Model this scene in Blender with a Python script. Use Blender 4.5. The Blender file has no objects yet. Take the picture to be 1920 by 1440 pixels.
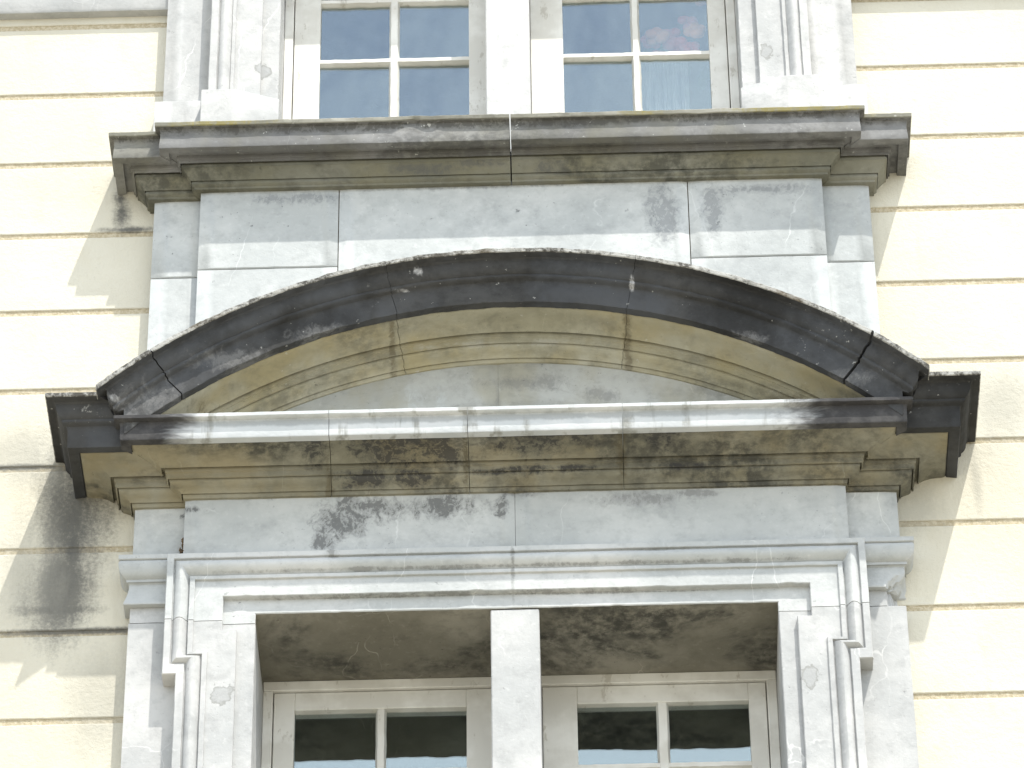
import bpy, bmesh, math, random
from mathutils import Vector, Matrix, noise
R = math.radians
random.seed(7)
SC = bpy.context.scene
COL = SC.collection

# ------------------------------------------------------------------ camera
def set_camera():
    pitch, yaw, roll = R(40), -0.0172189, -0.0129063
    f = Vector((math.sin(yaw)*math.cos(pitch), math.cos(yaw)*math.cos(pitch), math.sin(pitch)))
    r = Vector((math.cos(yaw), -math.sin(yaw), 0)); u = r.cross(f)
    c, s = math.cos(roll), math.sin(roll)
    r2 = c*r + s*u; u2 = -s*r + c*u
    cam = bpy.data.cameras.new('camera'); o = bpy.data.objects.new('camera', cam); COL.objects.link(o)
    m = Matrix((r2, u2, -f)).transposed().to_4x4()
    m.translation = Vector((0.17967, -10.43346, 1.64399))
    o.matrix_world = m
    cam.sensor_width = 36; cam.lens = 36*8854.26/1920; cam.clip_end = 2000; cam.clip_start = 0.1
    SC.camera = o
set_camera()

# ------------------------------------------------------------------ light
SUN = Vector((-0.66, 1.0, -2.43))
def set_light():
    w = bpy.data.worlds.new('World'); SC.world = w; w.use_nodes = True
    nt = w.node_tree; N = nt.nodes; L = nt.links; N.clear()
    out = N.new('ShaderNodeOutputWorld'); bg = N.new('ShaderNodeBackground'); L.new(bg.outputs[0], out.inputs[0])
    bg.inputs[1].default_value = 0.15
    sky = N.new('ShaderNodeTexSky'); sky.sky_type = 'NISHITA'; sky.sun_disc = False
    sky.sun_elevation = R(63.8); sky.sun_rotation = math.atan2(0.66, -1.0)
    tc = N.new('ShaderNodeTexCoord')
    n1 = N.new('ShaderNodeTexNoise'); n1.inputs['Scale'].default_value = 2.6; n1.inputs['Detail'].default_value = 5; n1.inputs['Roughness'].default_value = .5
    n1.inputs['Distortion'].default_value = .3
    mp = N.new('ShaderNodeMapping'); mp.inputs['Location'].default_value = (10.58, 11.54, 5.67); mp.inputs['Scale'].default_value = (1, 1, 1.6)
    L.new(tc.outputs['Generated'], mp.inputs[0]); L.new(mp.outputs[0], n1.inputs['Vector'])
    rp = N.new('ShaderNodeValToRGB'); e = rp.color_ramp.elements
    e[0].position = .38; e[0].color = (.2, .2, .2, 1); e[1].position = .60; e[1].color = (1, 1, 1, 1)
    L.new(n1.outputs['Fac'], rp.inputs[0])
    mx = N.new('ShaderNodeMix'); mx.data_type = 'RGBA'
    L.new(rp.outputs[0], mx.inputs['Factor']); L.new(sky.outputs[0], mx.inputs['A']); mx.inputs['B'].default_value = (8.2, 8.9, 9.7, 1)
    L.new(mx.outputs['Result'], bg.inputs[0])
    s = bpy.data.lights.new('sun', 'SUN'); s.energy = 3.75; s.angle = R(.5); s.color = (1, .965, .9)
    o = bpy.data.objects.new('sun', s); COL.objects.link(o)
    o.rotation_euler = SUN.to_track_quat('-Z', 'Y').to_euler(); o.location = (4, -8, 20)
set_light()
SC.view_settings.view_transform = 'Standard'; SC.view_settings.look = 'None'
SC.view_settings.exposure = 0.76; SC.view_settings.gamma = 1; SC.view_settings.use_curve_mapping = False

# ------------------------------------------------------------------ shader helpers
class Mat:
    def __init__(s, name):
        s.m = bpy.data.materials.new(name); s.m.use_nodes = True
        s.t = s.m.node_tree; s.N = s.t.nodes; s.L = s.t.links; s.N.clear()
        s.out = s.N.new('ShaderNodeOutputMaterial')
        s.pos = s.N.new('ShaderNodeNewGeometry').outputs['Position']
    def set(s, sock, v):
        if hasattr(v, 'links') or isinstance(v, bpy.types.NodeSocket): s.L.new(v, sock)
        elif isinstance(v, (tuple, list)) and len(v) == 3 and sock.type == 'RGBA': sock.default_value = (*v, 1)
        else: sock.default_value = v
    def vscale(s, v, add=(0, 0, 0)):
        n = s.N.new('ShaderNodeMapping'); n.inputs['Scale'].default_value = v; n.inputs['Location'].default_value = add
        s.L.new(s.pos, n.inputs[0]); return n.outputs[0]
    def noise(s, scale, detail=4, rough=.55, vec=None, dist=0):
        n = s.N.new('ShaderNodeTexNoise'); n.inputs['Scale'].default_value = scale; n.inputs['Detail'].default_value = detail
        n.inputs['Roughness'].default_value = rough; n.inputs['Distortion'].default_value = dist
        s.L.new(vec if vec is not None else s.pos, n.inputs['Vector']); return n.outputs['Fac']
    def vor(s, scale, vec=None):
        n = s.N.new('ShaderNodeTexVoronoi'); n.inputs['Scale'].default_value = scale
        s.L.new(vec if vec is not None else s.pos, n.inputs['Vector']); return n.outputs['Distance']
    def math(s, op, a, b=0.0, c=None):
        n = s.N.new('ShaderNodeMath'); n.operation = op; s.set(n.inputs[0], a); s.set(n.inputs[1], b)
        if c is not None: s.set(n.inputs[2], c)
        return n.outputs[0]
    def step(s, v, lo, hi):          # smooth 0..1 between lo and hi (hi may be < lo)
        n = s.N.new('ShaderNodeMapRange'); n.interpolation_type = 'SMOOTHSTEP'
        if hi < lo:
            n.inputs[1].default_value = hi; n.inputs[2].default_value = lo; n.inputs[3].default_value = 1; n.inputs[4].default_value = 0
        else:
            n.inputs[1].default_value = lo; n.inputs[2].default_value = hi
        s.set(n.inputs[0], v); return n.outputs[0]
    def mix(s, f, a, b):
        n = s.N.new('ShaderNodeMix'); n.data_type = 'RGBA'; s.set(n.inputs['Factor'], f); s.set(n.inputs['A'], a); s.set(n.inputs['B'], b)
        return n.outputs['Result']
    def mul(s, a, b): return s.math('MULTIPLY', a, b)
    def ellipse(s, cx, cz, rx, rz, warp=None, soft=.5):
        n = s.N.new('ShaderNodeMapping'); n.inputs['Scale'].default_value = (1/rx, 0, 1/rz); n.inputs['Location'].default_value = (-cx/rx, 0, -cz/rz)
        s.L.new(s.pos, n.inputs[0])
        v = s.N.new('ShaderNodeVectorMath'); v.operation = 'LENGTH'; s.L.new(n.outputs[0], v.inputs[0])
        d = v.outputs['Value']
        if warp is not None: d = s.math('ADD', d, warp)
        return s.step(d, 1+soft*.5, 1-soft)
    def any(s, lst):
        r = lst[0]
        for q in lst[1:]: r = s.math('MAXIMUM', r, q)
        return r
    def sep(s):
        n = s.N.new('ShaderNodeSeparateXYZ'); s.L.new(s.pos, n.inputs[0]); return n.outputs
    def surf(s, color, rough=.85, bumps=(), spec=.3, metallic=0):
        b = s.N.new('ShaderNodeBsdfPrincipled'); s.set(b.inputs['Base Color'], color); s.set(b.inputs['Roughness'], rough)
        b.inputs['Specular IOR Level'].default_value = spec; b.inputs['Metallic'].default_value = metallic
        nrm = None
        for h, strength, dist in bumps:
            n = s.N.new('ShaderNodeBump'); n.inputs['Strength'].default_value = strength; n.inputs['Distance'].default_value = dist
            s.L.new(h, n.inputs['Height'])
            if nrm is not None: s.L.new(nrm, n.inputs['Normal'])
            nrm = n.outputs[0]
        if nrm is not None: s.L.new(nrm, b.inputs['Normal'])
        s.L.new(b.outputs[0], s.out.inputs[0]); return s.m

def stone(name, c1, c2, veins=.5, pits=.5, grime=0., grime_col=(.05, .05, .05), patches=(), warm=None, warm_amt=0., seed=0., light_spots=0., repairs=(), tone=.5):
    """grey limestone: cloudy mottling, thin white veins, dark pits, patches of black crust, painted shade and light"""
    s = Mat(name); o = (seed, seed*.7, seed*1.3)
    P = s.vscale((1, 1, 1), o)
    col = s.mix(s.step(s.noise(2.6, 5, .6, P), .36, .66), c1, c2)
    fine = s.noise(22, 5, .7, P)
    col = s.mix(s.mul(s.step(fine, .45, .75), tone), col, tuple(x*.72 for x in c1))
    col = s.mix(s.mul(s.step(s.noise(55, 3, .6, P), .55, .8), tone*.6), col, tuple(min(1, x*1.22) for x in c2))
    if warm is not None:
        col = s.mix(s.mul(s.step(s.noise(4.2, 4, .6, s.vscale((1, 1, .6), (7+seed, 2, 1))), .42, .66), warm_amt), col, warm)
    if veins:
        def crack(sc, vec, w):
            n = s.N.new('ShaderNodeTexVoronoi'); n.feature = 'DISTANCE_TO_EDGE'; n.inputs['Scale'].default_value = sc
            wv = s.N.new('ShaderNodeVectorMath'); wv.operation = 'ADD'
            nn = s.N.new('ShaderNodeTexNoise'); nn.inputs['Scale'].default_value = 7; nn.inputs['Detail'].default_value = 4
            sc_ = s.N.new('ShaderNodeVectorMath'); sc_.operation = 'SCALE'; sc_.inputs['Scale'].default_value = .12
            s.L.new(s.pos, nn.inputs['Vector']); s.L.new(nn.outputs['Color'], sc_.inputs[0]); s.L.new(vec, wv.inputs[0]); s.L.new(sc_.outputs[0], wv.inputs[1])
            s.L.new(wv.outputs[0], n.inputs['Vector']); return s.step(n.outputs['Distance'], w, w*.25)
        def rot(sc, ang, add):
            n = s.N.new('ShaderNodeMapping'); n.inputs['Rotation'].default_value = (.3, ang, .2); n.inputs['Scale'].default_value = sc; n.inputs['Location'].default_value = add
            s.L.new(s.pos, n.inputs[0]); return n.outputs[0]
        v = s.mul(crack(2.4, rot((1.6, 1, .5), .75, (seed, 1, 2)), .006), s.step(s.noise(3.1, 3, .6, s.vscale((1, 1, 1), (11, seed, 3))), .52, .68))
        v2 = s.mul(crack(4.2, rot((1.2, 1, .5), -.9, (3, seed, 2)), .008), s.step(s.noise(4.3, 3, .6, s.vscale((1, 1, 1), (21, seed, 5))), .55, .70))
        col = s.mix(s.mul(s.math('MAXIMUM', v, s.mul(v2, .7)), veins), col, tuple(min(.9, x*1.3+.04) for x in c2))
    oi = s.N.new('ShaderNodeObjectInfo')
    col = s.mix(s.mul(oi.outputs['Random'], .2), col, tuple(x*.68 for x in c1))
    bumps = [(s.noise(9, 5, .6, P), .25, .012), (s.noise(90, 3, .6, P), .22, .003)]
    if pits:
        pm = s.mul(s.step(s.noise(120, 3, .6, P), .66, .72), s.step(s.noise(5, 3, .5, P), .45, .62))
        pm2 = s.mul(s.step(s.noise(38, 4, .7, P), .66, .72), s.step(s.noise(3.3, 3, .5, s.vscale((1, 1, 1), (5, 5, seed))), .45, .6))
        pm = s.math('MAXIMUM', s.mul(pm, .7), pm2)
        col = s.mix(s.mul(pm, pits), col, tuple(x*.35 for x in c1))
        bumps.append((s.math('SUBTRACT', 1.0, pm), .3, .004))
    if grime:
        g = s.mul(s.step(s.noise(3.1, 6, .65, s.vscale((.7, 1, 1.6), (seed, 4, 2)), .4), .44, .62), grime)
        g = s.mul(g, s.step(s.noise(26, 5, .7, P), .3, .62))
        col = s.mix(g, col, grime_col)
    if patches:
        LV = s.vscale((1, 1, .7), o); lace = s.noise(34, 10, .74, LV, .8); lace2 = s.noise(95, 6, .72, LV, .5)
        warp = s.mul(s.math('SUBTRACT', s.noise(9, 5, .7, P, .4), .5), 1.8)
        for grp in patches:
            pc, amt, els = grp
            m = s.any([s.ellipse(e[0], e[1], e[2]*1.45, e[3]*1.45, warp=warp, soft=.8) for e in els])
            m0 = m; lc = s.math('ADD', s.mul(lace, .7), s.mul(lace2, .3))
            m = s.step(s.math('ADD', lc, s.mul(m0, .30)), .725, .80)
            m = s.math('MAXIMUM', m, s.mul(s.step(s.math('ADD', lc, s.mul(m0, .30)), .61, .76), .5))
            col = s.mix(s.mul(m, amt), col, pc)
    for e in repairs:
        m = s.ellipse(*e, warp=s.mul(s.math('SUBTRACT', s.noise(26, 4, .65), .5), 2.6), soft=.12)
        ring = s.mul(m, s.math('SUBTRACT', 1.0, s.ellipse(e[0], e[1], e[2]*.8, e[3]*.8, warp=s.mul(s.math('SUBTRACT', s.noise(26, 4, .65), .5), 2.6), soft=.3)))
        col = s.mix(s.mul(m, .7), col, tuple(x*.82 for x in c1))
        col = s.mix(s.mul(ring, .55), col, (.2, .2, .18))
    if light_spots:
        lm = s.mul(s.step(s.noise(75, 4, .7, P), .60, .66), s.step(s.noise(5.5, 4, .65, P, .5), .60, .70))
        lm = s.math('MAXIMUM', lm, s.mul(s.step(s.noise(48, 3, .6, s.vscale((1, 1, 1), (4, 4, seed))), .70, .73), .8))
        col = s.mix(s.mul(lm, light_spots), col, (.5, .5, .47))
    return s.surf(col, .82, bumps)

GREY1, GREY2 = (.385, .402, .397), (.50, .512, .50)
PALE1, PALE2 = (.375, .38, .375), (.52, .515, .50)
M = {}
BLACK = (.035, .035, .036)
M['upper_frieze'] = stone('pale blue grey limestone', GREY1, GREY2, .45, .8, .18, (.14, .15, .16), patches=[
    ((.16, .17, .18), .6, [(.449, 11.0, .05, .09), (.463, 10.93, .04, .07), (-.62, 11.07, .13, .025), (.74, 11.06, .13, .02), (-.1, 11.1, .3, .012), (.6, 11.0, .03, .1)])], seed=1.3)
M['lower_frieze'] = stone('blue grey limestone with black crust', GREY1, GREY2, .5, .8, .2, (.15, .16, .17), patches=[
    (BLACK, .68, [(-.485, 9.85, .07, .07), (-.40, 9.89, .12, .045), (-.2, 9.885, .11, .04), (-.53, 9.77, .03, .03), (-.9, 9.9, .03, .01), (-.03, 9.88, .02, .05)]),
    ((.17, .17, .17), .6, [(.36, 9.9, .13, .03), (.5, 9.915, .08, .012), (.02, 9.93, .06, .012)])], seed=4.1)
M['clean'] = stone('pale grey marble', PALE1, PALE2, .7, .45, .06, (.25, .26, .26), seed=2.2, repairs=[(-.799, 9.25, .03, .035), (.80, 9.262, .026, .035), (-.747, 11.615, .022, .03), (.787, 11.63, .02, .035)])
M['architrave'] = stone('pale blue grey marble', (.395, .41, .405), (.51, .515, .505), .6, .6, .2, (.2, .21, .21), patches=[
    ((.12, .12, .11), .55, [(.4, 9.70, .09, .006), (-.5, 9.715, .02, .03), (-.003, 9.65, .006, .12), (-.2, 9.579, .5, .003), (.3, 9.577, .3, .003), (.0, 9.66, .8, .004)])], seed=6.4)
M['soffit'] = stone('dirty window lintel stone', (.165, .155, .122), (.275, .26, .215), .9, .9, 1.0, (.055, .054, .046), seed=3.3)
M['mullion'] = M['clean']
M['bed'] = stone('ochre stained moulding stone', (.165, .158, .118), (.28, .27, .215), .35, .7, 1.0, (.058, .057, .047), warm=(.25, .20, .10), warm_amt=.5, patches=[
    (BLACK, .85, [(-.33, 10.03, .15, .04), (-.20, 10.03, .08, .045), (.06, 10.035, .15, .03), (.2, 10.03, .08, .02), (.42, 10.03, .07, .025), (-.56, 10.03, .04, .04), (-.43, 9.965, .07, .022), (-.28, 9.965, .06, .016), (-.05, 9.968, .06, .008), (.03, 9.975, .08, .012), (.18, 9.976, .05, .01), (.48, 9.974, .08, .010)]),
    ((.08, .065, .035), .55, [(.306, 10.02, .018, .08), (-.515, 9.95, .012, .05), (-.13, 10.0, .008, .06)])], seed=5.7)
M['arch_bed'] = stone('ochre stained arch moulding', (.275, .26, .185), (.375, .36, .285), .25, .7, .6, (.10, .095, .07), warm=(.33, .275, .14), warm_amt=.65, patches=[
    ((.10, .08, .045), .6, [(-.338, 10.42, .010, .12), (.335, 10.42, .012, .12), (.75, 10.2, .1, .03), (-.8, 10.17, .08, .03)]),
    ((.42, .41, .36), .4, [(-.25, 10.43, .04, .012), (-.1, 10.44, .07, .008), (.1, 10.44, .05, .008)])], seed=9.2, light_spots=.35)
M['tympanum'] = stone('stained tympanum slab', (.305, .31, .285), (.42, .425, .40), .3, .9, .6, (.12, .12, .105), warm=(.31, .285, .20), warm_amt=.6, patches=[
    ((.46, .49, .50), .35, [(-.28, 10.25, .03, .1), (-.2, 10.2, .02, .08)]), ((.15, .15, .145), .5, [(.02, 10.33, .12, .03), (-.04, 10.25, .008, .1), (.25, 10.28, .05, .03)])], seed=8.3)
M['black'] = stone('black weathered limestone', (.020, .020, .0195), (.064, .064, .063), 0, .3, .4, (.012, .012, .012), seed=2.9, light_spots=.5, warm=(.075, .08, .088), warm_amt=.7, patches=[
    ((.42, .42, .42), .8, [(-1.11, 10.14, .009, .008), (-.262, 10.58, .018, .012), (-.30, 10.53, .018, .004), (.35, 10.53, .006, .014)]),
    ((.145, .144, .142), .75, [(-.72, 10.29, .17, .035), (-.52, 10.38, .12, .03), (-.98, 10.12, .1, .07), (.9, 10.17, .12, .03), (.6, 10.33, .1, .02)])])  # pale worn patches; those at left also brighten the sunlit face in colour
def rim_mat():
    s = Mat('lichen crusted stone edge')
    n = s.noise(46, 6, .75); b = s.noise(7, 4, .6)
    col = s.mix(s.step(s.math('ADD', s.mul(n, .7), s.mul(b, .5)), .50, .66), (.07, .066, .058), (.38, .375, .35))
    col = s.mix(s.mul(s.step(s.noise(4, 3, .6), .55, .7), .7), col, (.12, .095, .06))
    return s.surf(col, .95, [(n, .9, .008)])
M['rim'] = rim_mat()
M['up_corona'] = stone('weathered grey cornice stone', (.15, .15, .147), (.27, .27, .265), .2, .8, .7, (.06, .06, .056), warm=(.17, .16, .10), warm_amt=.4, seed=5.2, light_spots=.8, patches=[((.055, .053, .047), .75, [(0, 11.246, 1.5, .013), (-.5, 11.243, .5, .016), (.1, 11.24, .3, .014)])])  # dark band in patches paints extra shade below the top fillet
M['up_rim'] = stone('mossy cornice edge', (.17, .165, .13), (.30, .29, .25), 0, .7, .6, (.08, .078, .06), patches=[((.20, .17, .055), .85, [(.87, 11.27, .2, .03), (-.85, 11.27, .12, .03), (.4, 11.27, .06, .02)])], seed=3.9, light_spots=.5)
M['up_bed'] = stone('olive stained cornice moulding', (.145, .142, .108), (.235, .23, .19), .2, .6, .9, (.065, .064, .05), warm=(.175, .16, .095), warm_amt=.6, patches=[
    ((.09, .09, .085), .65, [(-.25, 11.14, .12, .012), (-.1, 11.15, .08, .01), (.12, 11.14, .05, .02)])], seed=6.9)

def corona_mat():
    s = Mat('part cleaned corona stone')
    x, y, z = s.sep()
    w = s.mul(s.math('SUBTRACT', s.noise(5, 5, .65, s.vscale((1, 1, 2.6)), .5), .5), .42)
    mk = s.step(s.math('ADD', s.math('ABSOLUTE', s.math('ADD', x, .06)), w), .93, .78)
    light = s.mix(s.step(s.noise(5, 5, .6), .4, .65), (.46, .48, .485), (.56, .57, .57))
    drip = s.mul(s.step(s.noise(9, 4, .6, s.vscale((2.0, 1, .35), (2, 0, 0))), .53, .64), s.step(s.noise(24, 4, .6), .3, .6))
    light = s.mix(s.mul(drip, .72), light, (.20, .195, .165))
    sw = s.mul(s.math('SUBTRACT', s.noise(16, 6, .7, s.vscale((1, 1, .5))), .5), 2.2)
    light = s.mix(s.mul(s.ellipse(0, 10.061, 4, .012, warp=sw, soft=.6), .6), light, (.22, .235, .24))  # grey band painted along the face top deepens the fillet's shade
    dark = s.mix(s.step(s.noise(11, 5, .65), .4, .65), (.034, .033, .034), (.07, .068, .067))
    col = s.mix(mk, dark, light)
    return s.surf(col, .8, [(s.noise(10, 5, .6), .25, .01), (s.noise(80, 3, .6), .2, .003)])
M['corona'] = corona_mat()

def render_mat():
    s = Mat('cream lime render')
    col = s.mix(s.step(s.noise(1.1, 5, .6), .35, .65), (.525, .493, .402), (.585, .558, .468))
    col = s.mix(s.mul(s.step(s.noise(9, 5, .65, s.vscale((1, 1, .5))), .5, .75), .3), col, (.50, .455, .335))
    x, y, z = s.sep()
    # groove bed: coarser tan mortar where the surface is set back
    col = s.mix(s.step(s.math('ADD', y, s.mul(s.math('SUBTRACT', s.noise(80, 3, .6), .5), .002)), .0022, .0038), col, s.mix(s.step(s.noise(120, 4, .7), .4, .62), (.38, .325, .22), (.50, .44, .325)))
    strk = s.noise(16, 5, .65, s.vscale((1, 1, .16)))
    warp = s.math('ADD', s.math('ADD', s.mul(s.math('SUBTRACT', s.noise(5, 5, .65, s.vscale((1, 1, .5))), .5), 1.2), s.mul(s.math('SUBTRACT', strk, .5), 1.3)), s.mul(s.math('SUBTRACT', s.noise(85, 4, .75), .5), 1.15))
    run = s.mul(s.step(strk, .52, .72), s.step(s.noise(1.6, 3, .5, s.vscale((1, 1, .7), (4, 0, 2))), .42, .62))
    col = s.mix(s.mul(run, .22), col, (.40, .37, .29))
    col = s.mix(s.mul(s.step(s.noise(30, 4, .7), .6, .72), .3), col, (.44, .41, .32))
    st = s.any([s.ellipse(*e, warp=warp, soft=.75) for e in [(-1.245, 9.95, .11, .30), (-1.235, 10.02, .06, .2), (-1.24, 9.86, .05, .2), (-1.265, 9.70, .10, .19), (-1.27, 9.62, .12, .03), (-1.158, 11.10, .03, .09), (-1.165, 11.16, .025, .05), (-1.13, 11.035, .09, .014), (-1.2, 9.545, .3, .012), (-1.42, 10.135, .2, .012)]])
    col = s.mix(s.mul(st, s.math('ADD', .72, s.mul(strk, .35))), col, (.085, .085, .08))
    st2 = s.any([s.ellipse(*e, warp=warp, soft=.9) for e in [(1.40, 10.27, .12, .15), (-1.41, 10.18, .16, .10), (-1.30, 10.16, .07, .1), (1.31, 9.98, .018, .12), (1.14, 9.9, .08, .1), (-1.37, 9.75, .09, .2), (-1.15, 9.3, .1, .2)]])
    col = s.mix(s.mul(st2, .5), col, (.30, .29, .25))
    return s.surf(col, .92, [(s.noise(5, 4, .6), .25, .02), (s.noise(60, 5, .7), .5, .006), (s.noise(190, 3, .7), .35, .002)], spec=.15)
M['render'] = render_mat()

def paint_mat():
    s = Mat('flaking white window paint')
    col = s.mix(s.step(s.noise(7, 4, .6), .4, .65), (.58, .565, .515), (.70, .69, .645))
    col = s.mix(s.mul(s.step(s.noise(30, 5, .7, s.vscale((1, 1, .4))), .60, .67), .5), col, (.33, .30, .24))
    return s.surf(col, .55, [(s.noise(40, 4, .6, s.vscale((1, 1, .15))), .2, .003)])
M['paint'] = paint_mat()
def glass_mat():
    s = Mat('old window glass')
    g = s.N.new('ShaderNodeBsdfGlossy'); g.inputs['Roughness'].default_value = .01; g.inputs['Color'].default_value = (.84, .97, 1, 1)
    t = s.N.new('ShaderNodeBsdfTransparent'); t.inputs['Color'].default_value = (.8, .82, .82, 1)
    b = s.N.new('ShaderNodeBump'); b.inputs['Strength'].default_value = .35; b.inputs['Distance'].default_value = .004
    s.L.new(s.noise(7, 2, .5, s.vscale((1, 1, .6))), b.inputs['Height']); s.L.new(b.outputs[0], g.inputs['Normal'])
    mx = s.N.new('ShaderNodeMixShader'); mx.inputs[0].default_value = .175
    s.L.new(t.outputs[0], mx.inputs[1]); s.L.new(g.outputs[0], mx.inputs[2]); s.L.new(mx.outputs[0], s.out.inputs[0]); return s.m
M['glass'] = glass_mat()
def plain(name, c, rough=.8, sc=8):
    s = Mat(name); return s.surf(s.mix(s.step(s.noise(sc, 4, .6), .35, .65), tuple(x*.8 for x in c), tuple(min(1, x*1.15) for x in c)), rough, [(s.noise(sc*6, 3, .6), .3, .004)])
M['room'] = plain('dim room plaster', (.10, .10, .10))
M['curtain'] = plain('grey net curtain', (.26, .27, .28))
M['joint'] = plain('old lime mortar', (.16, .14, .11), .9, 30)
M['ground'] = plain('pale gravel', (.36, .33, .265), .95, 3)
M['pink'] = plain('pink petals', (.62, .12, .10), .7)
M['orange'] = plain('orange petals', (.65, .24, .08), .7)
M['leaf'] = plain('green leaves', (.06, .12, .04), .7)
M['nest'] = plain('dry brown moss', (.12, .08, .045), .95, 60)

# ------------------------------------------------------------------ mesh helpers
XO = 0.006                                   # centre line of the stone bay
def link(name, bm, mats, parent=None, smooth=True, xo=True, angle=32):
    bmesh.ops.remove_doubles(bm, verts=bm.verts, dist=1e-5)
    bmesh.ops.recalc_face_normals(bm, faces=bm.faces)
    if xo:
        for v in bm.verts: v.co.x += XO
    me = bpy.data.meshes.new(name); bm.to_mesh(me); bm.free()
    for m in (mats if isinstance(mats, (list, tuple)) else [mats]): me.materials.append(m)
    if smooth:
        me.polygons.foreach_set('use_smooth', [True]*len(me.polygons)); me.set_sharp_from_angle(angle=R(angle))
    o = bpy.data.objects.new(name, me); COL.objects.link(o)
    if parent is not None: o.parent = parent
    return o
def thing(name, label, cat, loc=(0, 0, 0), group=None):
    o = bpy.data.objects.new(name, None); COL.objects.link(o); o.empty_display_size = .1
    o['label'] = label; o['category'] = cat; o['kind'] = 'thing'
    if group: o['group'] = group
    return o
def jit(p, amp, f=18.):
    if not amp: return p
    v = noise.noise_vector(Vector(p)*f)*.6 + noise.noise_vector(Vector(p)*f*4.3)*.4
    return (p[0], p[1]+v.y*amp, p[2]+v.z*amp)
def strip(bm, stations, caps=True, closed=True, mat_of=None):
    """stations: lists of n points; joined in a skin; ends capped"""
    rows = [[bm.verts.new(p) for p in st] for st in stations]
    n = len(rows[0])
    for a, b in zip(rows[:-1], rows[1:]):
        for i in range(n if closed else n-1):
            j = (i+1) % n
            try:
                f = bm.faces.new((a[i], a[j], b[j], b[i]))
                if mat_of: f.material_index = mat_of(i)
            except ValueError: pass
    if caps:
        for r in (rows[0], rows[-1]):
            try: bm.faces.new(r)
            except ValueError: pass
def box(bm, x0, x1, p0, p1, z0, z1, ch=.002):
    """box from depth p0 (back) to p1 (front, towards the viewer), edges chamfered"""
    t = bmesh.new()
    vs = [t.verts.new((x, -p, z)) for x in (x0, x1) for p in (p0, p1) for z in (z0, z1)]
    for q in ((0, 1, 3, 2), (4, 6, 7, 5), (0, 4, 5, 1), (2, 3, 7, 6), (0, 2, 6, 4), (1, 5, 7, 3)): t.faces.new([vs[i] for i in q])
    bmesh.ops.recalc_face_normals(t, faces=t.faces)
    if ch: bmesh.ops.bevel(t, geom=t.edges[:], offset=ch, segments=1, affect='EDGES', clamp_overlap=True)
    me = bpy.data.meshes.new('tmp'); t.to_mesh(me); t.free(); bm.from_mesh(me); bpy.data.meshes.remove(me)
def slab(bm, x0, x1, p0, p1, z0, z1, amp=.0012, ch=.003, seg=.025):
    """stone block with slightly worn front arrises"""
    prof = [(p0, z1), (p1-ch, z1), (p1, z1-ch), (p1, z0+ch), (p1-ch, z0), (p0, z0)]
    n = max(2, int((x1-x0)/seg)); st = []
    for k in range(n+1):
        x = x0+(x1-x0)*k/n; e = ch if k in (0, n) else 0
        st.append([jit((x, -(p-(e if i in (2, 3) else 0)), z), amp if 0 < i < 5 else 0) for i, (p, z) in enumerate(prof)])
    strip(bm, st)
def moulding(bm, prof, p0, xe, xa, xb, amp=.0012, seg=.02, mitre_l=False, mitre_r=False, edge_amp=None, mat_of=None, chips=(), inner=None, ret=None):
    """profile (depth p, z) run along x; a mitred end turns the corner at |x| = xe + (p - p0) and returns to the wall"""
    def xl(p): return -(xe+p-p0) if mitre_l else (xa if inner is None else inner+max(p, 0))
    def xr(p): return (xe+p-p0) if mitre_r else (xb if inner is None else -(inner+max(p, 0)))
    n = max(3, int((xb-xa)/seg)); st = []
    def bk(p): return -.01 if (ret is None or p < 0) else p-ret
    N = len(prof)
    if mitre_l:
        for q in (0, .25, .5, .75): st.append([jit((xl(p), -(bk(p)+(p-bk(p))*q), z), amp) for p, z in prof])
    for k in range(n+1):
        t = k/n; row = []
        for i, (p, z) in enumerate(prof):
            a = amp if 0 < i < N-1 else 0
            if edge_amp and i in edge_amp: a = edge_amp[i]
            x = xl(p)*(1-t)+xr(p)*t; pp, zz = p, z
            for (cx, w, dz, lo, hi) in chips:
                if abs(x-cx) < w and lo <= i <= hi:
                    q = (1-((x-cx)/w)**2)*(.6+.4*noise.noise(Vector((x*60, i, 0)))); zz += dz*q; pp -= abs(dz)*.9*q
            row.append(jit((x, -pp, zz), a))
        st.append(row)
    if mitre_r:
        for q in (.75, .5, .25, 0): st.append([jit((xr(p), -(bk(p)+(p-bk(p))*q), z), amp) for p, z in prof])
    strip(bm, st, mat_of=mat_of)
def arc(cx, cz, a0, a1, r, n, f):
    return [f(cx+r*math.cos(R(a0+(a1-a0)*i/n)), cz+r*math.sin(R(a0+(a1-a0)*i/n))) for i in range(n+1)]

# ------------------------------------------------------------------ setting
def build_ground():
    bm = bmesh.new()
    v = [bm.verts.new(p) for p in ((-300, -300, 0), (300, -300, 0), (300, 300, 0), (-300, 300, 0))]; bm.faces.new(v)
    o = link('ground', bm, M['ground'], smooth=False, xo=False); o['kind'] = 'structure'
build_ground()
def build_rooms():
    for z0, z1 in ((6.9, 10.2), (10.9, 13.6)):
        bm = bmesh.new()
        x0, x1, y0, y1 = -2.2, 2.2, .275, 3.5
        vs = [bm.verts.new((x, y, z)) for x in (x0, x1) for y in (y0, y1) for z in (z0, z1)]
        for q in ((0, 1, 3, 2), (4, 6, 7, 5), (0, 4, 6, 2), (1, 5, 7, 3), (2, 3, 7, 6)): bm.faces.new([vs[i] for i in q])
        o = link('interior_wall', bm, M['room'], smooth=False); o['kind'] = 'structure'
build_rooms()

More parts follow.
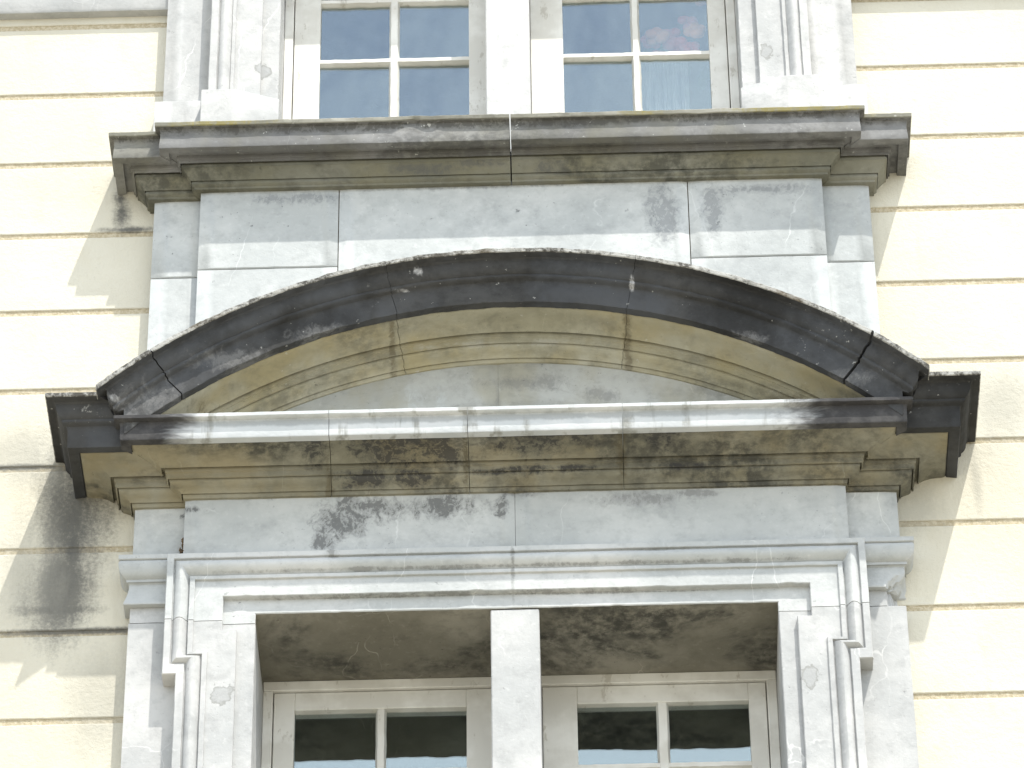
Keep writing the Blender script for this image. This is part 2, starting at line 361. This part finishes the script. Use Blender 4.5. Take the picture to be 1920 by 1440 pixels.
# ------------------------------------------------------------------ cream rendered wall
def build_wall():
    t = thing('rendered_wall', 'cream rendered house wall scored with level grooves on both sides of the stone windows', 'wall')
    zl = [11.600, 11.315, 11.028, 10.726, 10.426, 10.138, 9.841, 9.549, 9.249]
    zr = [11.633, 11.343, 11.053, 10.760, 10.460, 10.160, 9.865, 9.568, 9.266]
    def courses(zs):
        zs = [zs[0]+.293*k for k in range(14, 0, -1)]+zs+[zs[-1]-.3*k for k in range(1, 30)]
        return [z for z in zs if .2 < z < 15.7]
    bm = bmesh.new()
    for side, zs, xa, xb in ((-1, courses(zl), -9.0, -1.0), (1, courses(zr), 1.0, 9.0)):
        prof = [(-.3, 15.9), (0, 15.9)]
        for z in zs: prof += [(0, z+.0015), (-.0015, z-.001), (-.0040, z-.002), (-.0041, z-.011), (-.0042, z-.020), (-.0008, z-.0225), (0, z-.0255)]
        prof += [(0, .0), (-.3, .0)]
        xs = [xa+(xb-xa)*k/12 for k in range(13)]
        near = [-1.7+.7*k/110 for k in range(111)] if side < 0 else [1.0+.7*k/110 for k in range(111)]
        xs = sorted(set([round(x, 4) for x in xs if not (-1.7 <= x <= 1.7)]+[round(x, 4) for x in near]))
        st = []
        for x in xs:
            row = []
            for i, (p, z) in enumerate(prof):
                q = jit((x, -p, z), .0013 if 0 < i < len(prof)-1 else 0, 70)
                row.append((x, q[1] if -.2 < p < -.001 else -p, q[2] if i > 1 else z))
            st.append(row)
        strip(bm, st)
    box(bm, -1.0, 1.0, -.3, -.02, 9.56, 11.1, 0)
    box(bm, -1.0, 1.0, -.3, -.02, 12.9, 15.9, 0); box(bm, -1.0, 1.0, -.3, -.02, 0, 7.35, 0)
    link('wall_face', bm, M['render'], t, smooth=False, xo=False)
    for s, z in ((-1, 11.92), (1, 11.925)):
        bm = bmesh.new()
        prof = [(-.01, z+.2), (.03, z+.2), (.032, z+.196), (.032, z+.008), (.028, z), (-.01, z)]
        xa, xb = (-9, -1.043) if s < 0 else (1.05, 9)
        st = []
        n = 60
        for k in range(n+1):
            q = k/n; x = (-1.043-(7.96*(1-q)**3)) if s < 0 else 1.05+7.95*q**3
            st.append([jit((x, -p, zz), .0015 if 0 < i < 5 else 0) for i, (p, zz) in enumerate(prof)])
        strip(bm, st); link('string_course', bm, M['clean'], t, xo=False)
build_wall()

# ------------------------------------------------------------------ upper cornice
def build_cornice():
    t = thing('cornice', 'grey weathered stone sill cornice with mossy edge directly under the upper window', 'cornice')
    cor = [(-.01, 11.272), (.212, 11.269), (.214, 11.266), (.2135, 11.254), (.211, 11.2515), (.2005, 11.2495), (.1975, 11.243), (.197, 11.225), (.1985, 11.200), (.1995, 11.180), (.1985, 11.177), (.172, 11.179), (.1715, 11.190), (.150, 11.190), (.1495, 11.176), (.1445, 11.176), (.1440, 11.167), (.1405, 11.167), (.1395, 11.181), (-.01, 11.181)]
    bed = [(-.01, 11.1805), (.1320, 11.1805), (.1330, 11.1640), (.1365, 11.1635), (.1370, 11.1535), (.1335, 11.1525), (.1275, 11.146), (.1195, 11.137), (.1125, 11.1285), (.1098, 11.1240), (.1085, 11.1310), (.1065, 11.1310), (.1060, 11.1215), (.1078, 11.1180), (.1072, 11.1125), (.1030, 11.1080), (.0995, 11.1060), (.0985, 11.0990), (-.01, 11.0990)]
    def sh(pr, d, dz=0): return [(p-(d if p > 0 else 0), z+dz) for p, z in pr]
    mo = lambda i: 1 if i <= 3 else 0
    ch = [(-.29, .05, .012, 1, 5), (-.2, .02, .006, 1, 5), (.62, .012, .003, 1, 4)]
    for xa, xb, l, r in ((-1.05, -.0005, True, False), (.0035, 1.05, False, True)):
        bm = bmesh.new(); moulding(bm, cor, .083, .923, xa, xb, .0012, .012, l, r, {1: .002, 2: .0022, 3: .0026, 4: .002}, mo, [(a, b, c, d, e) for a, b, c, d, e in ch], ret=.05)
        link('corona_block', bm, [M['up_corona'], M['up_rim']], t)
        bm = bmesh.new(); moulding(bm, bed, .083, .923, xa, xb, .0008, .02, l, r, ret=.05); link('bed_moulding', bm, M['up_bed'], t)
    for s in (-1, 1):
        c2, b2 = sh(cor, .035, -.003), sh(bed, .035, -.003)
        a = (-1.3, -.86) if s < 0 else (.86, 1.3)
        bm = bmesh.new(); moulding(bm, c2, .05, 1.065, a[0], a[1], .0012, .012, s < 0, s > 0, {1: .002, 2: .002, 3: .0022}, mo, inner=.871); link('corona_block', bm, [M['up_corona'], M['up_rim']], t)
        bm = bmesh.new(); moulding(bm, b2, .05, 1.065, a[0], a[1], .0008, .02, s < 0, s > 0, inner=.871); link('bed_moulding', bm, M['up_bed'], t)
build_cornice()

# ------------------------------------------------------------------ friezes
def build_friezes():
    t = thing('frieze', 'pale stone block wall panel between the sill cornice and the black arch', 'frieze')
    for x0, x1, z0, z1 in ((-.921, -.5115, 10.798, 11.12), (-.5085, .5215, 10.42, 11.12), (.5245, .921, 10.798, 11.12), (-.921, -.5115, 10.05, 10.795), (.5245, .921, 10.05, 10.795)):
        bm = bmesh.new(); slab(bm, x0, x1, -.015, .083, z0, z1); link('stone_block', bm, M['upper_frieze'], t)
    bm = bmesh.new(); box(bm, -.915, .915, -.018, .074, 10.1, 11.115, 0); link('mortar_joint', bm, M['joint'], t)
    for s in (-1, 1):
        for z0, z1 in ((10.05, 10.7945), (10.7975, 11.118)):
            x0, x1 = sorted((s*.90, s*1.061))
            bm = bmesh.new(); slab(bm, x0, x1, -.013, .05, z0, z1); link('pilaster_strip', bm, M['upper_frieze'], t)
    t = thing('frieze', 'blue grey stone band with black crust patches under the pediment', 'frieze')
    for x0, x1 in ((-.927, -.0012), (-.0002, .927)):
        bm = bmesh.new(); slab(bm, x0, x1, -.015, .083, 9.70, 9.95); link('stone_block', bm, M['lower_frieze'], t)
    for s in (-1, 1):
        x0, x1 = sorted((s*.90, s*1.071))
        bm = bmesh.new(); slab(bm, x0, x1, -.013, .05, 9.735, 9.95); link('pilaster_strip', bm, M['lower_frieze'], t)
build_friezes()

# ------------------------------------------------------------------ segmental pediment
def build_pediment():
    t = thing('arched_pediment', 'black weathered segmental arched pediment with pale cornice over the lower window', 'pediment')
    ZC, RO, X0 = 8.965, 1.673, .923          # arch centre, outer radius, corner line
    P0 = .083
    # side profile (depth, drop below the top edge), shifted forward for the centre
    cy = [(-.01, 0), (.290, 0), (.294, .004), (.2935, .0145), (.291, .0165), (.271, .018), (.266, .022), (.2645, .030), (.2625, .042), (.257, .054), (.2495, .0625), (.2475, .0635), (.2480, .0665), (.2475, .0715), (.244, .0755), (.2385, .0775), (.2345, .0800), (.2325, .0850), (.2315, .1000), (.2300, .1480), (.2285, .1510), (.2000, .1475), (.1990, .1430), (-.01, .143)]
    bed = [(-.01, .1435), (.1970, .1435), (.1945, .1465), (.1850, .1495), (.1700, .1500), (.1540, .1520), (.1380, .1575), (.1250, .1650), (.1190, .1700), (.1165, .1600), (.1095, .1600), (.1080, .1775), (.1045, .1785), (.1040, .1950), (.1005, .1960), (.0995, .1880), (.0965, .1880), (.0955, .2010), (.0900, .2070), (.0790, .2110), (.0690, .2160), (.0645, .2220), (.0635, .2140), (.0608, .2140), (.0600, .2270), (.0585, .2340), (-.01, .2340)]
    fw = .033
    mo = lambda i: 1 if i <= 3 else 0
    # arch stones: cut at the joints, the end stones mitred back to the wall
    def ang(x, r): return math.asin(max(-1, min(1, x/r)))
    cuts = [-37.7, -12.4, 12.4, 37.7]
    g = .0011
    def arc_block(prof, a0, a1, lend, rend, amp, step, mats, name, rim=0., mat_of=None, zmin=None, da=(0, 0)):
        bm = bmesh.new(); st = []
        n = max(4, int(abs(R((a1 if a1 is not None else 46)-(a0 if a0 is not None else -46)))*1.6/step))
        def ends(p, r, i):
            xm = X0+(p-P0) if p > 0 else X0+prof[1][0]-P0
            if zmin is not None: am = math.acos((zmin-ZC)/r)
            else:
                am = ang(xm, r)
                if RO-r > .084: am = min(am-.012, math.acos((10.034-ZC)/r))
            j = .0012*math.sin(i*2.1)
            l = -am if lend else R(a0)+j
            h = am if rend else R(a1)+j
            return l, h
        N = len(prof)
        def row(f):
            out = []
            for i, (p, d) in enumerate(prof):
                r = RO-d; l, h = ends(p, r, i); out.append((i, p, r, l+(h-l)*f))
            return out
        def pt(i, p, r, a, pp=None, am=amp):
            x, z = r*math.sin(a), ZC+r*math.cos(a); q = p if pp is None else pp
            w = am if 0 < i < N-1 else 0
            if rim and i in (1, 2, 3): w = rim
            v = noise.noise_vector(Vector((x*22, q*22, z*22)))*.6+noise.noise_vector(Vector((x*95, q*95, z*95)))*.5
            return (x+v.x*w*.3, -(q+v.y*w), z+v.z*w)
        if lend and zmin is None:
            for q in (0, .25, .5, .75): st.append([pt(i, p, r, a, p-.045*(1-q)) for i, p, r, a in row(0)])
        for k in range(n+1): st.append([pt(*e) for e in row(k/n)])
        if rend and zmin is None:
            for q in (.75, .5, .25, 0): st.append([pt(i, p, r, a, p-.045*(1-q)) for i, p, r, a in row(1)])
        strip(bm, st, mat_of=mat_of); return link(name, bm, mats, t)
    acy = [(p+fw if p > 0 else .03, d) for p, d in cy]; abd = [(p+fw if p > 0 else .03, d) for p, d in bed]
    gd = math.degrees(g)
    spans = [(None, cuts[0]-gd), (cuts[0]+gd*1.5, cuts[1]-gd*.4), (cuts[1]+gd*.4, cuts[2]-gd*.4), (cuts[2]+gd*.4, cuts[3]-gd*2.5), (cuts[3]+gd*2.5, None)]
    for a0, a1 in spans:
        arc_block(acy, a0, a1, a0 is None, a1 is None, .0026, .01, [M['black'], M['rim']], 'arch_stone', .0045, mo)
    for a0, a1 in ((None, cuts[1]-.03), (cuts[1]+.03, cuts[2]-.03), (cuts[2]+.03, None)):
        arc_block(abd, a0, a1, a0 is None, a1 is None, .001, .02, M['arch_bed'], 'arch_moulding', zmin=10.035)
    bm = bmesh.new(); slab(bm, -.86, -.0445, .0, .087, 10.02, 10.45); slab(bm, -.0440, .86, .0, .087, 10.02, 10.45); link('tympanum', bm, M['tympanum'], t)
    ztop = 10.166
    # horizontal cornice of the centre: corona only, cut in blocks
    cor = [(-.01, 10.092), (.276, 10.0885), (.278, 10.0865), (.2775, 10.0765), (.275, 10.0745), (.2625, 10.0725), (.2605, 10.066), (.2595, 10.045), (.2592, 10.016), (.2575, 10.0125), (.2305, 10.0160), (.2300, 10.0225), (-.01, 10.0225)]
    xs = [-1.2, -.515, -.127, .306, 1.2]
    for k in range(4):
        xa, xb = xs[k]+(.0008 if k else 0), xs[k+1]-(.0008 if k < 3 else 0)
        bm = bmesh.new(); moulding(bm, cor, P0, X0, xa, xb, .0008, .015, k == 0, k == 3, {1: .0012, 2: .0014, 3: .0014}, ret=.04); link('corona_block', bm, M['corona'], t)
        b2 = [(p+fw if p > 0 else p, ztop-d-.0005) for p, d in bed]
        bm = bmesh.new(); moulding(bm, b2, P0, X0, xa, xb, .001, .02, k == 0, k == 3, ret=.045); link('bed_moulding', bm, M['bed'], t)
    for s in (-1, 1):
        a = (-1.3, -.88) if s < 0 else (.88, 1.3)
        c2 = [(p, ztop-d-.0015) for p, d in cy]; b2 = [(p, ztop-d-.002) for p, d in bed]
        bm = bmesh.new(); moulding(bm, c2, .05, 1.069, a[0], a[1], .0012, .012, s < 0, s > 0, {1: .002, 2: .0025, 3: .0025}, mo, inner=.868); link('corner_block', bm, [M['black'], M['rim']], t)
        bm = bmesh.new(); moulding(bm, b2, .05, 1.069, a[0], a[1], .001, .02, s < 0, s > 0, inner=.868); link('bed_moulding', bm, M['bed'], t)
build_pediment()

# ------------------------------------------------------------------ window surrounds
def build_lower_surround():
    t = thing('window_surround', 'moulded eared stone architrave with thick mullion framing the lower window', 'window surround')
    zb = 7.4; zc = 9.498
    # (x at the ear, z of the top run, z of the ear's jog, x below the ear, depth)
    L = [(.968, 9.726, 9.310, .931, -.005), (.968, 9.726, 9.310, .931, .104), (.966, 9.724, 9.312, .929, .107), (.950, 9.709, 9.343, .909, .107), (.9485, 9.7075, 9.3445, .9075, .106), (.9475, 9.7065, 9.3455, .9065, .0985), (.945, 9.704, 9.3475, .904, .0985)]
    # the roll
    for k in range(9):
        q = k/8
        L.append((.9445-.0395*q, 9.7035-.0505*q, 9.348+.030*q, .9035-.0395*q, .0985+.019*math.sin(math.pi*min(1, q*.97+.03))-.006*q))
    L += [(.9035, 9.6505, 9.3795, .8625, .0925), (.902, 9.649, 9.381, .861, .1005), (.890, 9.639, 9.387, .849, .1005), (.8885, 9.6375, 9.3885, .8475, .0995), (.8875, 9.6365, 9.3895, .8465, .0935), (.811, 9.583, 9.467, .771, .0935), (.809, 9.581, 9.469, .769, .0915), (.8085, 9.5805, 9.4695, .7685, .0755), (.722, 9.5345, 9.40, .722, .0755), (.7195, 9.532, 9.40, .7195, .073), (.7195, 9.532, 9.40, .7195, -.27)]
    # close at the back
    L += [(1.0, 9.726, 9.31, 1.0, -.27), (1.0, 9.726, 9.31, 1.0, -.01)]
    def sub(pts, seg):
        out = []
        for a, b in zip(pts[:-1], pts[1:]):
            n = max(1, int((Vector(b)-Vector(a)).length/seg))
            for k in range(n): out.append(tuple(a[i]+(b[i]-a[i])*k/n for i in range(3)))
        out.append(pts[-1]); return out
    nl = len(L)
    def build(name, pathf, mat_of, seg, mats, chip=None):
        bm = bmesh.new(); cols = []
        counts = None
        for l in L:
            pts = pathf(l)
            if counts is None: counts = [max(1, int((Vector(b)-Vector(a)).length/seg)) for a, b in zip(pts[:-1], pts[1:])]
            out = []
            for (a, b), n in zip(zip(pts[:-1], pts[1:]), counts):
                for k in range(n): out.append(tuple(a[i]+(b[i]-a[i])*k/n for i in range(3)))
            out.append(pts[-1]); cols.append(out)
        st = []
        for j in range(len(cols[0])):
            row = []
            for i in range(nl):
                x, y, z = cols[i][j]
                if 0 < i < nl-3:
                    v = noise.noise_vector(Vector((x, y, z))*20)*.0008+noise.noise_vector(Vector((x, y, z))*75)*.0006
                    x += v.x; y += v.y; z += v.z
                    if chip: x, y, z = chip(i, x, y, z)
                row.append((x, y, z))
            st.append(row)
        strip(bm, st, mat_of=mat_of); return link(name, bm, mats, t, angle=28)
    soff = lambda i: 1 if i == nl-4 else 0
    def chip_lintel(i, x, y, z):
        if i in (nl-7, nl-6, nl-8): z += max(0, noise.noise(Vector((x*14, 3, 1)))-.25)*.012
        if i in (nl-5, nl-4): z += max(0, noise.noise(Vector((x*20, 8, 1)))-.3)*.008
        return x, y, z
    lin = lambda l: [(-l[0], -l[4], zc+.0012), (-l[0], -l[4], l[1]), (l[0], -l[4], l[1]), (l[0], -l[4], zc+.0012)]
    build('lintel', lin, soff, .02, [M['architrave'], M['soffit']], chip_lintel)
    for s in (-1, 1):
        jm = lambda l: [(s*l[0], -l[4], zc-.0012), (s*l[0], -l[4], l[2]), (s*l[3], -l[4], l[2]), (s*l[3], -l[4], zb)]
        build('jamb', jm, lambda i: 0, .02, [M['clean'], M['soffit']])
    bm = bmesh.new(); box(bm, -.072, .062, -.27, .072, zb, 9.5305, .003); link('mullion', bm, M['mullion'], t)
    bm = bmesh.new(); slab(bm, -1.12, 1.12, -.27, .16, 7.25, 7.398); link('sill', bm, M['clean'], t)
build_lower_surround()

def build_upper_surround():
    t = thing('window_surround', 'pale stone jambs and central mullion framing the upper window above the cornice', 'window surround')
    zt = 12.9
    line = [(.912, -.005), (.912, .100), (.910, .103), (.888, .103), (.886, .0955), (.8845, .0955)]
    for k in range(9):
        q = k/8; line.append((.884-.036*q, .0955+.015*math.sin(math.pi*min(1, q*.97+.03))-.009*q))
    line += [(.8475, .0855), (.846, .0885), (.836, .0885), (.8345, .0795), (.757, .0795), (.7555, .0775), (.755, .0605), (.704, .0605), (.702, .058), (.702, -.27), (1.0, -.27), (1.0, -.012)]
    for s in (-1, 1):
        bm = bmesh.new(); st = []
        for k in range(61):
            z = 11.2+(zt-11.2)*k/60; row = []
            for i, (x, p) in enumerate(line):
                v = noise.noise_vector(Vector((x*s, p, z))*24)*.0012 if 0 < i < len(line)-3 else Vector((0, 0, 0))
                row.append((s*x+v.x, -p+v.y, z))
            st.append(row)
        strip(bm, st); link('jamb', bm, M['clean'], t, angle=28)
        # plinth block: flat outer face, inner face canted back to the reveal
        out = [(.930, -.005), (.930, .118), (.928, .121), (.838, .121), (.834, .1205), (.700, .0715), (.698, .069), (.698, -.02)]
        bm = bmesh.new(); st = []
        for z, e in ((11.2, 0), (11.30, 0), (11.40, 0), (11.485, 0), (11.4885, .003)):
            st.append([(s*x, -(p-(e if p > 0 else 0)), z) for x, p in out])
        strip(bm, st); link('plinth_block', bm, M['clean'], t)
    bm = bmesh.new(); box(bm, -.072, .062, -.27, .0585, 11.2, zt, .003); link('mullion', bm, M['mullion'], t)
    for x0, x1 in ((-.7015, -.0725), (.0625, .7015)):
        bm = bmesh.new(); box(bm, x0, x1, -.268, .056, 12.28, 12.42, .003); link('shading_transom', bm, M['clean'], t)  # unseen crossbar, added at the height that throws shade on the casements
    bm = bmesh.new(); slab(bm, -.92, .92, -.26, .125, 12.905, 13.2); link('lintel', bm, M['clean'], t)
build_upper_surround()

# ------------------------------------------------------------------ pilasters
def build_pilasters():
    labs = {-1: 'grey pilaster beside the left jamb of the lower window, capital whole', 1: 'grey pilaster beside the right jamb of the lower window, capital corner broken off'}
    for s in (-1, 1):
        t = thing('pilaster', labs[s], 'pilaster', group='pilasters flanking the lower window')
        xi = .90
        def run(name, prof, mat, chip=False, par=None):
            bm = bmesh.new()
            a = (-1.2, -xi) if s < 0 else (xi, 1.2)
            moulding(bm, prof, .05, 1.073, a[0], a[1], .0008, .008, s < 0, s > 0)
            if chip:
                for v in bm.verts:
                    d = Vector((v.co.x-1.09, (v.co.y+.07)*.8, (v.co.z-9.557)*.9)).length
                    if d < .075:
                        q = min(1, (1-d/.075)*1.5)*(1+.6*noise.noise(v.co*60))
                        v.co.x -= .045*q; v.co.y += .03*q; v.co.z += .012*q*noise.noise(v.co*50)
            return link(name, bm, mat, par or t)
        ov = [(-.01, 9.727), (.077, 9.727), (.079, 9.7245)]
        for k in range(8):
            a = R(10-k/7*85); ov.append((.058+.0245*math.cos(a), 9.713+.040*math.sin(a)*(1 if k > 0 else .6)))
        ov += [(.0605, 9.6725), (.0605, 9.664), (-.01, 9.664)]
        cv = [(-.01, 9.6635), (.0565, 9.6635)]
        for k in range(8):
            q = k/7; cv.append((.0525+.0125*q**1.8, 9.660-.071*q))
        cv += [(.0655, 9.586), (.0645, 9.583), (-.01, 9.583)]
        cap = run('capital', cv, M['architrave'], s > 0)
        run('abacus', [(-.01, 9.745), (.081, 9.745), (.083, 9.743), (.083, 9.7295), (.080, 9.7275), (-.01, 9.7275)], M['architrave'], False, cap)
        run('ovolo', ov, M['architrave'], False, cap)
        run('necking', [(-.01, 9.5825), (.0475, 9.5825), (.0475, 9.531), (-.01, 9.531)], M['clean'], s > 0, cap)
        run('shaft', [(-.01, 9.5285), (.0475, 9.5285), (.05, 9.526), (.05, 9.4), (.05, 9.2), (.05, 9.0), (.05, 8.6), (.05, 7.402), (-.01, 7.402)], M['clean'])
    for s in (-1, 1):
        lab = 'plain grey pilaster left of the upper window, crossed by a dark shadow strip' if s < 0 else 'plain sunlit pilaster right of the upper window with low plinth'
        t = thing('pilaster', lab, 'pilaster', group='pilasters flanking the upper window')
        x0, x1 = sorted((s*.89, s*1.052))
        bm = bmesh.new(); slab(bm, x0, x1, -.013, .05, 11.22, 13.2); link('shaft', bm, M['clean'], t)
        x0, x1 = sorted((s*.9295, s*1.075))
        bm = bmesh.new(); slab(bm, x0, x1, -.01, .066, 11.215, 11.495); link('plinth', bm, M['clean'], t)
build_pilasters()

# ------------------------------------------------------------------ casement windows
def casement(x0, x1, z0, z1, p, gx, rows, label, head, rails):
    """x0..x1, z0..z1: stone opening; gx: glass edges in x; rows: glass edges in z (top, bottom)"""
    t = thing('casement_window', label, 'window', group='casement windows')
    bm = bmesh.new()
    f = .028
    box(bm, x0, x0+f, p-.06, p, z0, z1-head, .002); box(bm, x1-f, x1, p-.06, p, z0, z1-head, .002)
    box(bm, x0, x1, p-.06, p+.001, z1-head, z1, .002)
    link('outer_frame', bm, M['paint'], t)
    bm = bmesh.new(); q = p-.008; g = .0025
    sx0, sx1, sz1 = x0+f+g, x1-f-g, z1-head-g
    bot = z0+.001
    box(bm, sx0, gx[0], q-.045, q, bot, sz1, .002); box(bm, gx[3], sx1, q-.045, q, bot, sz1, .002)
    box(bm, gx[0], gx[3], q-.045, q-.0005, rows[0][0], sz1, .002)
    box(bm, gx[0], gx[3], q-.045, q-.0005, bot, rows[-1][1], .002)
    sash = link('sash', bm, M['paint'], t)
    def wob(a): return a+random.uniform(-.0012, .0012)
    # glazing bars with a chamfered putty slope
    bm = bmesh.new()
    m0, m1 = gx[1], gx[2]; dp = q-.004
    mid = [(m0, dp-.014), (m0+.002, dp-.009), (m0+.006, dp), (m1-.006, dp), (m1-.002, dp-.009), (m1, dp-.014), (m1, dp-.03), (m0, dp-.03)]
    n = 40
    st = [[(x+.0016*noise.noise(Vector((x*9, zz*45, 1))), -pp, zz) for x, pp in mid] for zz in [rows[-1][1]+(rows[0][0]-rows[-1][1])*k/n for k in range(n+1)]]
    strip(bm, st)
    link('glazing_bar', bm, M['paint'], sash)
    for (zt, zb_), (zt2, _) in zip(rows[:-1], rows[1:]):
        bm = bmesh.new(); dq = dp-.0015
        mid = [(zb_, dq-.013), (zb_-.002, dq-.009), (zb_-.006, dq), (zt2+.006, dq), (zt2+.002, dq-.009), (zt2, dq-.013), (zt2, dq-.029), (zb_, dq-.029)]
        n = 30
        st = [[(xx, -pp, z+.0022*noise.noise(Vector((xx*45, z*9, 4)))) for z, pp in mid] for xx in [gx[0]+(gx[3]-gx[0])*k/n for k in range(n+1)]]
        strip(bm, st); link('glazing_bar', bm, M['paint'], sash)
    for zt, zb_ in rows:
        for a, b in ((gx[0], gx[1]), (gx[2], gx[3])):
            # putty fillet round the pane and the pane itself, each set at a hair's angle
            bm = bmesh.new(); e = .006; pz = dp-.017
            tx, tz = random.uniform(-.0012, .0012), random.uniform(-.0014, .0014)
            pts = [(a-e, zb_-e), (b+e, zb_-e), (b+e, zt+e), (a-e, zt+e)]
            vs = []
            for d in (0, -.003):
                vs.append([bm.verts.new((x, -(pz+d+(tx if x > (a+b)/2 else -tx)+(tz if z > (zt+zb_)/2 else -tz)), z)) for x, z in pts])
            bm.faces.new(vs[0]); bm.faces.new(vs[1][::-1])
            for i in range(4): bm.faces.new((vs[0][i], vs[1][i], vs[1][(i+1) % 4], vs[0][(i+1) % 4]))
            link('glass_pane', bm, M['glass'], sash, smooth=False)
    return t
def build_windows():
    up = [(12.262, 12.088), (12.062, 11.829), (11.803, 11.565), (11.539, 11.33)]
    casement(-.7015, -.0425, 11.2, 12.279, -.10, [-.590, -.376, -.344, -.128], up, 'white casement left of the upper mullion, its panes reflecting plain grey cloud', .03, 1)
    casement(.0325, .7015, 11.2, 12.279, -.10, [.164, .375, .403, .616], up, 'white casement right of the upper mullion with pink flowers behind one pane', .03, 1)
    lo = [(9.437, 9.238), (9.212, 8.99), (8.96, 8.75), (8.72, 8.50), (8.47, 8.25), (8.22, 7.95)]
    casement(-.719, -.0425, 7.4, 9.5315, -.24, [-.630, -.403, -.373, -.149], lo, 'shaded white casement left of the lower mullion under the dirty lintel', .032, 1)
    casement(.0325, .719, 7.4, 9.5315, -.24, [.160, .380, .415, .639], lo, 'shaded white casement right of the lower mullion with ragged paint at its pane corner', .032, 1)
build_windows()

# ------------------------------------------------------------------ small things
def build_small():
    t = thing('flower_bouquet', 'blurred pink and orange flowers behind the upper right pane of the top window', 'flowers')
    rnd = random.Random(3)
    def blob(bm, c, r, k=5):
        for q in range(k):
            a = q*2*math.pi/k+rnd.random(); d = Vector((math.cos(a)*r*.6, rnd.uniform(-.3, .3)*r, math.sin(a)*r*.6))
            bmesh.ops.create_icosphere(bm, subdivisions=2, radius=r*.55, matrix=Matrix.Translation(Vector(c)+d) @ Matrix.Diagonal((1, .6, 1, 1)))
        bmesh.ops.create_icosphere(bm, subdivisions=1, radius=r*.4, matrix=Matrix.Translation(c))
    for k, (x, z, r) in enumerate([(.46, 11.93, .035), (.52, 11.91, .04), (.50, 11.98, .035), (.58, 11.95, .035), (.44, 11.94, .03), (.56, 12.05, .03), (.60, 12.10, .03), (.56, 11.90, .03), (.47, 11.90, .028)]):
        bm = bmesh.new(); blob(bm, (x, .20+.03*(k % 3), z+.045), r); link('blossom', bm, M['pink'] if k % 3 else M['orange'], t)
    bm = bmesh.new()
    for k in range(14):
        x = rnd.uniform(.42, .62); z = rnd.uniform(11.8, 12.05)
        bmesh.ops.create_icosphere(bm, subdivisions=1, radius=.03, matrix=Matrix.Translation((x, .33, z)) @ Matrix.Diagonal((.6, .2, 1.2, 1)))
    link('leaves', bm, M['leaf'], t)
    bm = bmesh.new()
    for k in range(7):
        x0, x1 = rnd.uniform(.44, .60), .52+rnd.uniform(-.02, .02)
        st = []
        for q in range(9):
            f = q/8; x = x0*(1-f)+x1*f; z = 11.95-.75*f
            st.append([(x+.003*math.cos(R(a)), .31+.003*math.sin(R(a)), z) for a in (0, 90, 180, 270)])
        strip(bm, st)
    link('stem', bm, M['leaf'], t)
    bm = bmesh.new(); st = []
    for k in range(61):
        x = .40+.15*k/60; y = .175+.006*math.sin(k*.55)+.003*math.sin(k*1.7)
        st.append([(x, y, 11.21), (x, y, 11.86), (x, y+.0012, 11.86), (x, y+.0012, 11.21)])
    strip(bm, st)
    c = link('net_curtain', bm, M['curtain'], None)
    c['label'] = 'pale folded net curtain behind the lowest visible right pane of the upper window'; c['category'] = 'curtain'; c['kind'] = 'thing'
    bm = bmesh.new()
    for k in range(90):
        q = rnd.random()
        c = Vector((-.921+rnd.gauss(0, .006)*(1.3-q), -.066+rnd.uniform(-.012, .014), 9.742+.062*q))
        bmesh.ops.create_icosphere(bm, subdivisions=1, radius=rnd.uniform(.002, .0045), matrix=Matrix.Translation(c) @ Matrix.Rotation(rnd.random()*3, 4, 'Y') @ Matrix.Diagonal((2.2, 1, .6, 1)))
    o = link('moss_clump', bm, M['nest'], None, xo=False)
    o['label'] = 'small brown clump of dry moss wedged beside the left end of the lower frieze'; o['category'] = 'moss'; o['kind'] = 'thing'
build_small()
